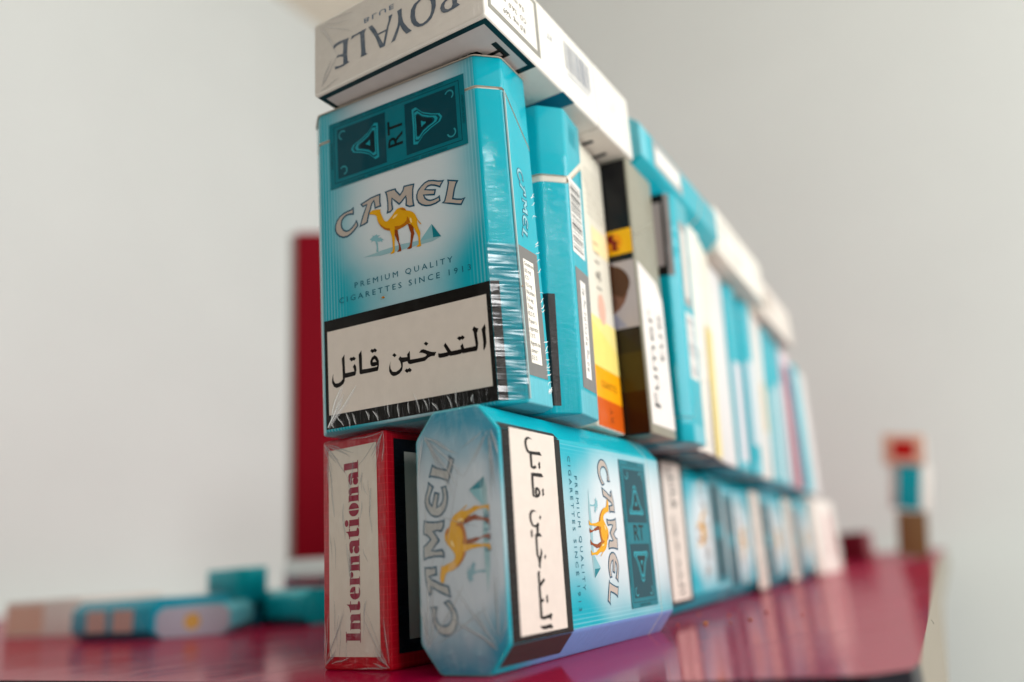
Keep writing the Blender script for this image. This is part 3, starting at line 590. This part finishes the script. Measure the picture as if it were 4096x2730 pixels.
def end_art(P, piv, off, s): return [[(off[0] - (a - piv[0]) * s, off[1] + (b - piv[1]) * s) for a, b in q_] for q_ in P]
ew = end_art(WORDMARK, (-29.8, 54.3), (-26.6, 16.4), .93)
eh = dict(hazef=.2)
wo = decal('brand_lettering', p, 'bottom', ew, flat(INK, 'end', **eh), .06)
decal('letter_fill', wo, 'bottom', [inset(q_, .4) for q_ in ew], flat('a3a3a0', 'end', **eh), .085)
for nm, P_, cc, hh in (('desert_picture', DESERT, '8fb4ba', .05), ('palm_picture', PALM, '7fa6b2', .07), ('pyramid_picture', PYRAMID_LIGHT, '7fb2ba', .08), ('pyramid_picture', PYRAMID_DARK, '117b8a', .09),
                       ('dromedary_picture', CAMEL_LIGHT, 'd99e08', .12), ('far_legs', CAMEL_DARK, '8a3d08', .10), ('shading', CAMEL_MID, 'b06606', .13), ('highlight', CAMEL_SHINE, 'eccf90', .14)):
    decal(nm, p, 'bottom', end_art(P_, (-30.0, 48.5), (-26.9, 10.0), 1.0), flat(cc, 'end', **eh), hh)
text('lettering', p, 'bottom', 'BLUE', (-28.0, 4.0), 2.1, flat('3f6d80', 'end', hazef=.2), 0, .1, width=8.0, space=1.4, flip=True)
L_ = []
for cx_ in (-50, -5):
    for cy_ in (2.5, 20): L_ += fan((cx_, cy_), (-27.5, 11.3), 11, 42, 5, 15, (.1, .3))
creases(p, 'bottom', L_ + [(random.uniform(-46, -9), 1 + random.uniform(0, 20), random.uniform(-46, -9), 1 + random.uniform(0, 20), .1) for _ in range(5)], lim=(-54.6, .5, -.4, 22), cut=6)

bottom = [
 (pose(-18, 130.5, 0, 3.2, .3, 1.5, SIDE), 'second turquoise and white pack along the bottom row, warning label on its near half', False),
 (pose(-25, 219.5, 0, 3.4, .4, 1.2, SIDE_R), 'third turquoise and white pack along the bottom row, dark stamp on its near half', False),
 (pose(-31.5, 309, 0, 2.0, .5, .8, SIDE_R), 'fourth turquoise and white pack along the bottom row, dark stamp on it', False),
 (pose(-37, 401, 0, 1.5, .5, .8, SIDE_R), 'fifth pack along the bottom row, pale turquoise, blurred', False)]
for mtx, lab, _ in bottom:
    q = pack(mtx, lab, [tsn, tfn, tsn], OCT, group=G1); simple_front(q, 'none_')
q = pack(pose(-41, 492, 0, 1.0, 0, 0, SIDE), 'white pack with pink mark at the far end of the bottom row', [flat('e0d8d0', 'none_')] * 3, None, group=G1)
decal('colour_band', q, 'front', [rect(-46, 48, -12, 60)], flat('b5686c', 'none_'), .08)
# ---- middle row
ZM = 55.6
p = pack(pose(2.0, 7.0, ZM, 3.67, 1.95, .36), 'turquoise pack foremost in the middle row, dromedary picture and black-framed warning on it',
         [ts, tf, ts], (5.2, 5.0), dims=(60.0, 22.5, 88), cut=(78.8, 64), lift=.75, group=G2)
big_front(p, worder=(-54.6, .7, -5.3, 28.8), wi=(-53.6, 4.2, -6.4, 25.8))
crinkle(p, (-5.3, 0), (0, 5), .8, 38, (5, -5.3, 0))
L_ = [(u_, random.uniform(.5, 1.5), u_ + random.uniform(-2, .5), random.uniform(3, 6.5), random.uniform(.12, .3)) for u_ in [-53 + 2.9 * i_ + random.uniform(-1, 1) for i_ in range(15)]]
L_ += fan((-54, .8), (-44, 14), 4, 14, 8, 16, (.4, .75))
creases(p, 'front', L_, (60.5, 22.5, 88))
creases(p, 'right', [(17.2, z_, 15.0, z_ - random.uniform(.4, 1.6), random.uniform(.08, .18)) for z_ in [random.uniform(4, 56) for _ in range(26)]], (60.5, 22.5, 88))
def rim(p, sec, z0, z1, name='paper_rim'):
    n = len(sec); V = [(x, y, z) for z in (z0, z1) for x, y in sec]; F = [(i, (i + 1) % n, (i + 1) % n + n, i + n) for i in range(n)] + [tuple(range(n, 2 * n))]
    link(name, mesh(V, F), card('cbbfae'), p)
rim(p, [(x - 0, y) for x, y in section(60.4, 22.9, (5.2, 5))], 87.9, 88.25)
sl = decal('side_label', p, 'right', [rect(4.9, 6.6, 15.6, 38.2)], flat('74726f'), .06)
decal('label_panel', sl, 'right', [rect(7.6, 9.7, 13.0, 35.2)], flat('efe9dc'), .09)
for i, s in enumerate(['Goudrons :', '8,0 mg', 'CO :', '9,0 mg', 'Nicotine :', '0,6 mg', 'Tabac :', '82,5 %', 'Papier \u00e0', 'cigarette :', '7,0 %', 'Agents de', 'saveur :', '0,5 %']):
    text('label_text', sl, 'right', s, (7.9, 34.1 - i * 1.78), 1.55, flat('2e2b29'), 0, .12, sx=.78, align='LEFT')
wordmark(p, 'right', 'wrap', -90, (.47, .46), (10.4, 50.0), (-29.8, 54.2), fill='8cc4cb', w=.5)
link('card_seam', mesh([(-.02, 4.8, 1), (.28, 4.9, 1), (.28, 4.9, 78.6), (-.02, 4.8, 78.6), (.3, 5.3, 1), (.3, 5.3, 78.6)], [(0, 1, 2, 3), (1, 4, 5, 2)]), card('9fb9b9'), p)
# label strip wrapping onto the cut corner
def corner_strip(p, z0, z1, mat, name='label_wrap', h=.1, x0=-5.9):
    n = Vector((5, -6, 0)).normalized() * h
    a, b = Vector((x0, 0, 0)) + n, Vector((x0 + 1.6, 1.45, 0)) + n
    link(name, mesh([(a.x, a.y, z0), (b.x, b.y, z0), (b.x, b.y, z1), (a.x, a.y, z1)], [(0, 1, 2, 3)]), mat, p)
corner_strip(p, .7, 28.8, flat('2b2724'), x0=-5.15)

def bands(p, face, spec, u0, u1, k='none_', h=.06, dims=(55, 22.5, 88)):
    for z0, z1, col in spec: decal('colour_band', p, face, [rect(u0, z0, u1, z1)], flat(col, k), h, dims)

p = pack(pose(4.5, 29.0, ZM, 7.5, -.6, 1.4), 'turquoise pack standing second in the middle row, lid slightly raised, barcode on its side',
         [ts, ts, ts], OCT, dims=(55, 22.5, 85.5), cut=(62.5, 75), lift=2.2, group=G2, lid_rot=0)
D2 = (55, 22.5, 84.5)
barcode(p, 'right', 5.6, 43.5, 14.8, 65, 'v', dims=D2, seed=5)
sl = decal('side_label', p, 'right', [rect(6.3, 7, 16.7, 39.5)], flat('7b7977'), .06, D2)
decal('label_panel', sl, 'right', [rect(9.2, 10, 13.2, 36.4)], flat('ece8e2'), .09, D2)
for i in range(7): text('label_text', sl, 'right', ['8,0', 'mg', '9,0', 'CO', '0,6', 'mg', '82'][i], (11.2, 13.2 + i * 3.4), 2.2, flat('4a4848'), 78, .12, dims=D2)
decal('side_print', p, 'right', [rect(8.4 + i_ * 1.1, 76 + (i_ % 2), 8.9 + i_ * 1.1, 82) for i_ in range(5)], flat('1795a4'), .1, D2)
fr = decal('warning_label', p, 'front', [rect(-54, 2, -5.6, 31)], flat('15282d'), .06, D2)
decal('label_panel', fr, 'front', [rect(-52, 5, -11, 27.5)], flat('a9a7a5'), .09, D2)
corner_strip(p, 2, 31, flat('2a2726'))

p = pack(pose(-1.6, 53.5, ZM, 5.6, -.3, .7), 'white pack with yellow and orange bands on its side, standing third in the middle row',
         [flat('dcd6c6', 'none_')] * 3, None, group=G2)
bands(p, 'right', [(17.5, 32.5, 'eed98a'), (8.5, 17.5, 'f2a40d'), (.4, 8.5, 'c8560f')], .6, 21.9)
decal('colour_band', p, 'right', [[(.6, 31), (21.9, 24.5), (21.9, 17.6), (.6, 17.6)]], flat('efd878', 'none_'), .075)
text('lettering', p, 'right', 'CIGARETTES', (11.5, 12.6), 2.9, flat('8a5c10', 'none_'), 0, .1, sx=.8)
text('lettering', p, 'right', 'RT', (12.0, 4.3), 3.6, flat('7c3a10', 'none_'), 90, .1)
text('lettering', p, 'right', 'l & l i l', (11.0, 49.5), 6.0, flat('77716a', 'none_'), 90, .1)

decal('emblem', p, 'right', [ell(11.5, 36, 3.0, 4.8)], flat('dcae9a', 'none_'), .08)
decal('side_tab', p, 'right', [rect(8, 54, 21.9, 62)], flat('f0d9a8', 'none_'), .07)
decal('side_print', p, 'right', [rect(6, 65 + i * 2.1, 19, 66 + i * 2.1) for i in range(8)], flat('c9c3b4', 'none_'), .08)

H4 = (56, 22.5, 89)
p = pack(pose(4.0, 77.8, ZM - .3, 2.7, 0, 1.2), 'black and brown pack with yellow emblem and portrait, standing fourth in the middle row',
         [flat('8f8c7c', 'none_'), flat('17181a', 'none_'), flat('8f8c7c', 'none_')], None, dims=H4, group=G2, cut=(62, 74))
bands(p, 'front', [(32.8, 54.5, 'b9b0b2'), (.4, 32.2, '2c220d'), (.4, 14, '3b1f08')][:2], -55, -.7, dims=H4)
decal('colour_band', p, 'front', [rect(-55, .4, -.7, 13)], flat('351905', 'none_'), .08, H4)
decal('colour_band', p, 'front', [rect(-55, 13, -.7, 25)], flat('41330d', 'none_'), .08, H4)
e = decal('yellow_emblem', p, 'front', [rect(-30, 56.8, -.7, 65)], flat('f5b90a', 'none_'), .08, H4)
decal('emblem_mark', e, 'front', [ell(-7, 61, 3.1, 3.1)], flat('f09a08', 'none_'), .1, H4)
decal('emblem_mark', e, 'front', [[(-8.6, 63.6), (-6.8, 64), (-6.6, 61.8), (-5.2, 61.2), (-5.9, 59.4), (-5, 58), (-7.6, 58.4), (-7.2, 60.4), (-8.8, 61.6)]], flat('7d140a', 'none_'), .12, H4)
decal('portrait', p, 'front', [ell(-11, 46, 7.6, 8.6), [(-17, 45), (-7.5, 43), (-9, 36.5), (-17, 35)]], flat('7d5644', 'none_'), .09, H4)
decal('portrait_hair', p, 'front', [ell(-10, 47.4, 7.4, 6.4, -50, 170, 14)], flat('55351f', 'none_'), .11, H4)
decal('portrait_shirt', p, 'front', [[(-30, 33.2), (-4.5, 33.2), (-8, 37.5), (-14, 39), (-22, 38), (-30, 42)]], flat('9f9fb2', 'none_'), .10, H4)
sl = decal('warning_label', p, 'right', [[(.8, 3), (21.8, 3), (21.8, 46), (17, 51), (.8, 54)]], flat('e4ddd7', 'none_'), .06, H4)
text('label_text', sl, 'right', 'Fumer', (7.4, 23.5), 7.4, flat('35373b', 'none_'), 90, .1, dims=H4, width=31)
text('label_text', sl, 'right', 'tue', (15.8, 32.0), 6.6, flat('35373b', 'none_'), 90, .1, dims=H4, width=16)

p = pack(pose(5.2, 107.5, ZM, 4, 0, 2.6), 'turquoise pack standing upside down fifth in the middle row, framed label at its top',
         [tsn, tsn, tsn], (3.0, 4.0), group=G2, cut=(8, 21))
fr = decal('warning_label', p, 'front', [rect(-54, 57, -3.0, 87)], flat('201d1c', 'none_'), .06)
decal('label_panel', fr, 'front', [rect(-52, 60.5, -4.0, 84)], flat('c8bdb8', 'none_'), .09)
corner_strip(p, 57, 87, flat('77706c', 'none_'), h=.12, x0=-2.9)
sl = decal('side_label', p, 'right', [rect(6.2, 48, 15.5, 79)], flat('9c9793', 'none_'), .06)
decal('label_panel', sl, 'right', [rect(8.4, 51, 13.2, 76)], flat('dedad2', 'none_'), .09)
barcode(p, 'right', 6, 22, 16, 45, 'v', seed=9, k='none_', ink='8f8f94')

WH = flat('e6e1d6', 'none_')
p = pack(pose(-.9, 130, ZM, 2.3, -.6, 3.2), 'plain white pack with small barcode standing sixth in the middle row', [WH, WH, flat('1b3f50', 'none_')], None, group=G2)  # dark bottoms on this row's pale packs: underside shade put into the colour
barcode(p, 'right', 8, 28, 14, 41, 'v', seed=3, k='none_', ink='a9a7a3')
sl = frame_decal('side_label', p, 'right', (4.5, 3, 17.5, 27), (5.2, 3.7, 16.8, 26.3), flat('c5c0b8', 'none_'), .06)
p = pack(pose(-3, 158, ZM, 10, -.4, 3.0), 'white pack with yellow lower band standing seventh in the middle row', [flat('e4dfd0', 'none_'), flat('e4dfd0', 'none_'), flat('1b3f50', 'none_')], None, group=G2)
bands(p, 'right', [(.6, 52, 'ecd470')], .1, 13.5); bands(p, 'front', [(29, 52, 'c9ac33'), (.6, 29, '5a5652')], -54, -.3)  # front bands darker and grey: the front's shade put into the colour
p = pack(pose(-8, 185, ZM, 4, -1, 2.4), 'white pack with pale turquoise edge standing eighth in the middle row', [flat('dad8d6', 'none_'), flat('dad8d6', 'none_'), flat('1b3f50', 'none_')], None, group=G2)
p = pack(pose(-11, 212, ZM, -1, -1.2, 2.8), 'dark turquoise pack with grey side label standing ninth in the middle row', [tsn, tsn, tsn], OCT, group=G2)
decal('side_label', p, 'right', [rect(6, 4, 17, 50)], flat('cfccd0', 'none_'), .06)
p = pack(pose(-13, 242, ZM, -2, -1, 3), 'turquoise pack with pale lower side standing tenth in the middle row', [tsn, tsn, tsn], OCT, group=G2)
decal('side_label', p, 'right', [rect(6.4, 14, 14, 56)], flat('d4d3d6', 'none_'), .06)
p = pack(pose(-17, 273, ZM, 0, -.6, 3.2), 'white pack with tan stripe standing between turquoise packs far along the middle row', [flat('dcd6d0', 'none_'), flat('dcd6d0', 'none_'), flat('1b3f50', 'none_')], None, group=G2)
decal('colour_band', p, 'right', [rect(14, 25, 21.5, 52)], flat('d9bf98', 'none_'), .06)
p = pack(pose(-19, 302, ZM, -2, -1, 3.2), 'turquoise pack with bright top standing just beyond the tan-striped white pack', [tsn, tsn, tsn], OCT, group=G2)
decal('side_label', p, 'right', [rect(5, 2, 17, 52)], flat('9fc4ca', 'none_'), .06)
p = pack(pose(-21, 332, ZM, -2, -1, 3.0), 'pale turquoise pack standing next before the pink-sided pack', [tsn, tfn, tsn], OCT, group=G2)
decal('side_label', p, 'right', [rect(5, 2, 17, 60)], flat('b9ced2', 'none_'), .06)
p = pack(pose(-23.5, 376, ZM, 0, -.8, 1.5), 'pale pack with a dull pink side standing near the far end of the middle row', [flat('d8c4cc', 'none_'), flat('d8c4cc', 'none_'), flat('1b3f50', 'none_')], None, group=G2)
bands(p, 'right', [(.6, 60, 'a04858'), (60, 80, '8c1044')], 3, 20)
p = pack(pose(-26, 418, ZM, -1, -.4, 1.2), 'turquoise pack standing last but one in the middle row', [tsn, tsn, tsn], OCT, group=G2)
p = pack(pose(-29, 448, ZM, -1, -.4, 1.0), 'white pack standing last in the middle row', [flat('d9d5d3', 'none_'), flat('d9d5d3', 'none_'), flat('1b3f50', 'none_')], None, group=G2)

# ---- top row
ZT = 145.3
T = (lambda P: [[(-55 - a, b) for a, b in q] for q in P])
wm = flat('d8d0c6', 'end', hazef=.08); ws = flat('eae6dd', 'none_')
p = pack(pose(7.2, -4.8, ZT, .53, -.12, -.18, FLAT), 'white pack lying on top at the near end, upside-down lettering on its end',
         [ws, ws, wm], None, group=G3, cut=(62, 61), lift=.3)
ry = T(ROYALE); rh = T(ROYALE_HOLES)
decal('end_lettering', p, 'bottom', ry, flat('4e5b6a', 'end', hazef=.08), .08, holes=[None, None, [rh[0]], None, [rh[1]], [rh[2]]])
text('end_lettering', p, 'bottom', 'BLUE', (-23.0, 15.6), 2.0, flat('4b6a86', 'end'), 180, .08, width=10, space=1.3)
fr = decal('warning_label', p, 'front', [rect(-54.6, .8, -.6, 24.6)], flat('0b2c33', 'none_'), .07)
decal('label_panel', fr, 'front', [rect(-53.1, 2.4, -2.2, 22.6)], flat('cdc6c4', 'none_'), .1)
text('label_text', fr, 'front', 'Fumer tue', (-27.6, 12.6), 9.4, flat('0d1416', 'none_'), 0, .13, width=49, bold=.14)
decal('colour_band', p, 'front', [rect(-55, 39, -1, 46)], flat('0e6f8a', 'none_'), .07)
text('lettering', p, 'front', 'I  I', (-45, 73), 12, flat('16202a', 'none_'), 90, .1, bold=.3)
creases(p, 'bottom', fan((-2, 22), (-20, 10), 5, 30, 6, 14, (.12, .25)) + fan((-2, 1), (-16, 10), 5, 30, 5, 10, (.12, .25)) + fan((-54, 20), (-44, 10), 4, 30, 4, 8, (.15, .3)))
sl = frame_decal('side_label', p, 'left', (3.5, 1.6, 21.2, 27.2), (5.0, 3.0, 20.0, 25.6), flat('8d8b83', 'none_'), .07)
for i, s in enumerate(['8,0 mg  %69', 'CO  %6,0  mg', '0,6 mg  %7,0', 'RT : - , ']):
    text('label_text', sl, 'left', s, (7.4 + i * 3.3, 14.2), 2.2, flat('6f6d69', 'none_'), 90, .1, flip=True)
text('side_mark', p, 'left', 'RT', (14.2, 33.4), 2.6, flat('9fa5ac', 'none_'), 90, .1, flip=True)
def tbar():
    rnd = random.Random(4); P = []; t = 42.3
    while t < 58:
        wd = rnd.choice((.3, .5, .9)); P.append(rect(9.2, t, 18.6, t + wd)); t += wd + rnd.choice((.35, .5, .7))
    decal('barcode', p, 'left', P, flat('868d99', 'none_'), .08)
    decal('barcode_digits', p, 'left', [rect(7.3, 43.2 + i_ * 1.15, 8.5, 43.9 + i_ * 1.15) for i_ in range(12)], flat('b3b7bd', 'none_'), .09)
tbar()
decal('round_mark', p, 'left', [ell(12.5, 74, 3.1, 3.3), ], flat('ccd1d8', 'none_'), .08, holes=[[ell(12.5, 74, 2.3, 2.5)[::-1]]])
text('round_mark_text', p, 'left', 'RT', (12.5, 74), 2.4, flat('b9c0ca', 'none_'), 90, .09, flip=True)

p = pack(pose(7.0, 90, ZT, 1.6, -.9, .4, FLAT), 'turquoise pack lying flat on top, second from the near end, framed side label',
         [tsn, tsn, tsn], OCT, group=G3, cut=(60, 70), lift=1.0)
sl = decal('side_label', p, 'left', [rect(6.2, 12, 16.6, 42)], flat('a19d99', 'none_'), .06)
decal('label_panel', sl, 'left', [rect(8.2, 14.5, 14.6, 39.5)], flat('e8e6e0', 'none_'), .09)
p = pack(pose(2.5, 183, ZT, 2.6, -1.2, .6, FLAT), 'white pack lying flat on top of the stack, just beyond the turquoise one', [WH] * 3, None, group=G3)
frame_decal('side_label', p, 'left', (4, 8, 19, 40), (6, 11, 17, 37), flat('bfbcb2', 'none_'), .06)
p = pack(pose(-6, 284, ZT - 2.2, 3.0, -.6, .4, FLAT), 'white pack with brown mark lying on top of the stack, fourth from the near end', [flat('d9d0c6', 'none_')] * 3, None, group=G3)
decal('side_mark', p, 'left', [rect(6, 4, 18, 30)], flat('b5a89c', 'none_'), .06)

# ================================================================== packs lying about behind, on the left
GB = 'loose packs on the left of the table'
def loose(mtx, label, mats, bev=OCT, deco=None):
    q = pack(mtx, label, mats, bev, group=GB)
    if deco: deco(q)
    return q
def at(x, y, z, yaw, base, sc=.78): return pose(x, y, z, yaw) @ Matrix.Scale(sc, 4) @ base
# bases: long edge along +X, front up or side up; origin at the near left corner
LX = basis((0, 1, 0), (0, 0, 1), (1, 0, 0), (0, 55, 0))               # length along X, back up, left side to the viewer
EX = basis((-1, 0, 0), (0, 0, 1), (0, 1, 0), (0, 0, 0))               # width along X, bottom end to the viewer, lying on its front
white = flat('e0dbd4', 'none_')
two = lambda q: [decal('side_picture', q, 'left', [rect(4.5, v, 17, v + 22)], flat('c09a90', 'none_'), .06) for v in (18, 47)]
loose(at(-470, 142, 0, 0, LX, .95), 'white pack with an orange end lying at the left edge of the photo', [white] * 3, None,
      lambda q: decal('orange_panel', q, 'left', [rect(2, 2, 20, 46)], flat('d8b29c', 'none_'), .06))
loose(at(-334, 106, 0, -3, LX, .82), 'dark turquoise pack lying on the left, two small pictures on its side', [flat('0f9ab5', 'none_'), tfn, tsn], OCT, two)
loose(at(-262, 104, 0, 38, EX, .62), 'pale turquoise pack turned cornerwise on the left, yellow mark on its end', [flat('6cc6d8', 'none_'), tfn, flat('b9b9c8', 'none_')], OCT,
      lambda q: decal('yellow_mark', q, 'bottom', [ell(-27, 11, 6, 6)], flat('dcae5c', 'none_'), .06))
loose(at(-345, 178, 0, -12, LX, .8), 'turquoise pack lying flat under the raised one on the left', [flat('1295bb', 'none_'), tsn, tsn], OCT)
loose(at(-314, 170, 12.5, -12, basis((-1, 0, 0), (0, -1, 0), (0, 0, 1), (0, 22.5, 0)), .8) @ Matrix.Diagonal((1, 1, .26, 1)), 'turquoise pack end resting on the lying ones, highest on the left of the photo', [flat('00bccd', 'none_')] * 3, OCT)
loose(at(-285, 180, 0, -20, LX, .8), 'second turquoise pack lying flat, right beside the one under the raised pack', [flat('00bccd', 'none_'), tfn, tsn], OCT)
loose(at(-262, 190, 0, -10, LX, .6), 'white pack with a brown mark lying next to the red pack of the stack', [flat('cfc0b4', 'none_'), white, white], None)
loose(pose(-350, 262, 6, -40, 0, -22) @ Matrix.Scale(.55, 4) @ LX, 'white and turquoise pack tilted up against the others before the red board', [flat('dfe8ec', 'none_'), tfn, white], OCT)

# ================================================================== far right: little tower and a red block
GT = 'packs of the little tower at the far right of the table'
TW = pose(-6, 830, 0, 0, 0, 9) @ Matrix.Diagonal((1.3, 1, .86, 1))
q = pack(TW @ pose(4, 0, 2, 5, 0, 0, SIDE), 'brown and blue pack at the foot of the small tower far right', [flat('40506e', 'none_'), flat('6b4a2c', 'none_'), flat('7b5a3c', 'none_')], None, group=GT)
q = pack(TW @ pose(5, 0, 58, 0, 0, 2), 'turquoise pack standing in the middle of the small tower far right', [white, tsn, tsn], OCT, dims=(30, 22.5, 55), cut=(48, 40), group=GT)
q = pack(TW @ pose(4, -2, 114, 2, 0, 0), 'pale pack with a red square topping the small tower far right', [white, flat('e3b8a2', 'none_'), white], None, dims=(33, 22.5, 38), cut=(36, 30), group=GT)
decal('red_square', q, 'front', [rect(-25, 8, -8, 30)], flat('b80a08', 'none_'), .2)
q = pack(pose(-78, 940, 0, 0, 0, 0, SIDE), 'dark red pack lying on the table beyond the far end of the stack', [flat('7a1a2c', 'none_')] * 3, None, dims=(34, 30, 60), cut=(50, 46), group='')

# ================================================================== crumbs
def crumb(x, y, z, s, col, label, name='tobacco_crumb', M_=None, group='tobacco crumbs'):
    bm = bmesh.new(); bmesh.ops.create_icosphere(bm, subdivisions=1, radius=1)
    rnd = random.Random(int(x * 7 + y * 13))
    a = rnd.uniform(0, 3)
    for v in bm.verts: v.co = Matrix.Rotation(a, 3, 'Z') @ Vector((v.co.x * s * 1.6 * rnd.uniform(.7, 1.2), v.co.y * s * rnd.uniform(.6, 1.1), v.co.z * s * .5 * rnd.uniform(.6, 1.3))) * S
    me = bpy.data.meshes.new('c'); bm.to_mesh(me); bm.free()
    o = link(name, me, card(col)); o.matrix_world = (M_ or Matrix.Identity(4)) @ Matrix.Translation(Vector((x, y, z)) * S)
    return tag(o, label, 'crumb', group)
WHERE = ['largest brown tobacco crumb on the magenta table beside the bottom row', 'brown crumb closest against the bottom row near the first turquoise pack', 'brown crumb at the foot of the second bottom pack',
 'brown crumb on the table, right of the second bottom pack', 'brown crumb farther out on the table among the reflections', 'second largest crumb, farthest back of those on the magenta table',
 'tiny crumb just right of the largest one on the table', 'lone reddish crumb farthest right on the magenta table', 'tiny crumb under the lower edge of the first turquoise bottom pack', 'tiniest crumb, nearest the viewer beneath the first turquoise bottom pack']
for (x, y, s, col), wl in zip(CRUMBS, WHERE): crumb(x, y, s * .45, s, col, wl)
M1 = pose(2.0, 7.0, ZM, 3.67, 1.95, .36)
crumb(-35.4, -.35, 31.2, .5, 'd0832a', 'orange tobacco crumb stuck to the front of the foremost middle pack', M_=M1, group='')
crumb(.4, 5.2, 27.5, .28, 'c99a6a', 'tiny tan crumb on the side edge of the foremost middle pack', M_=M1, group='')
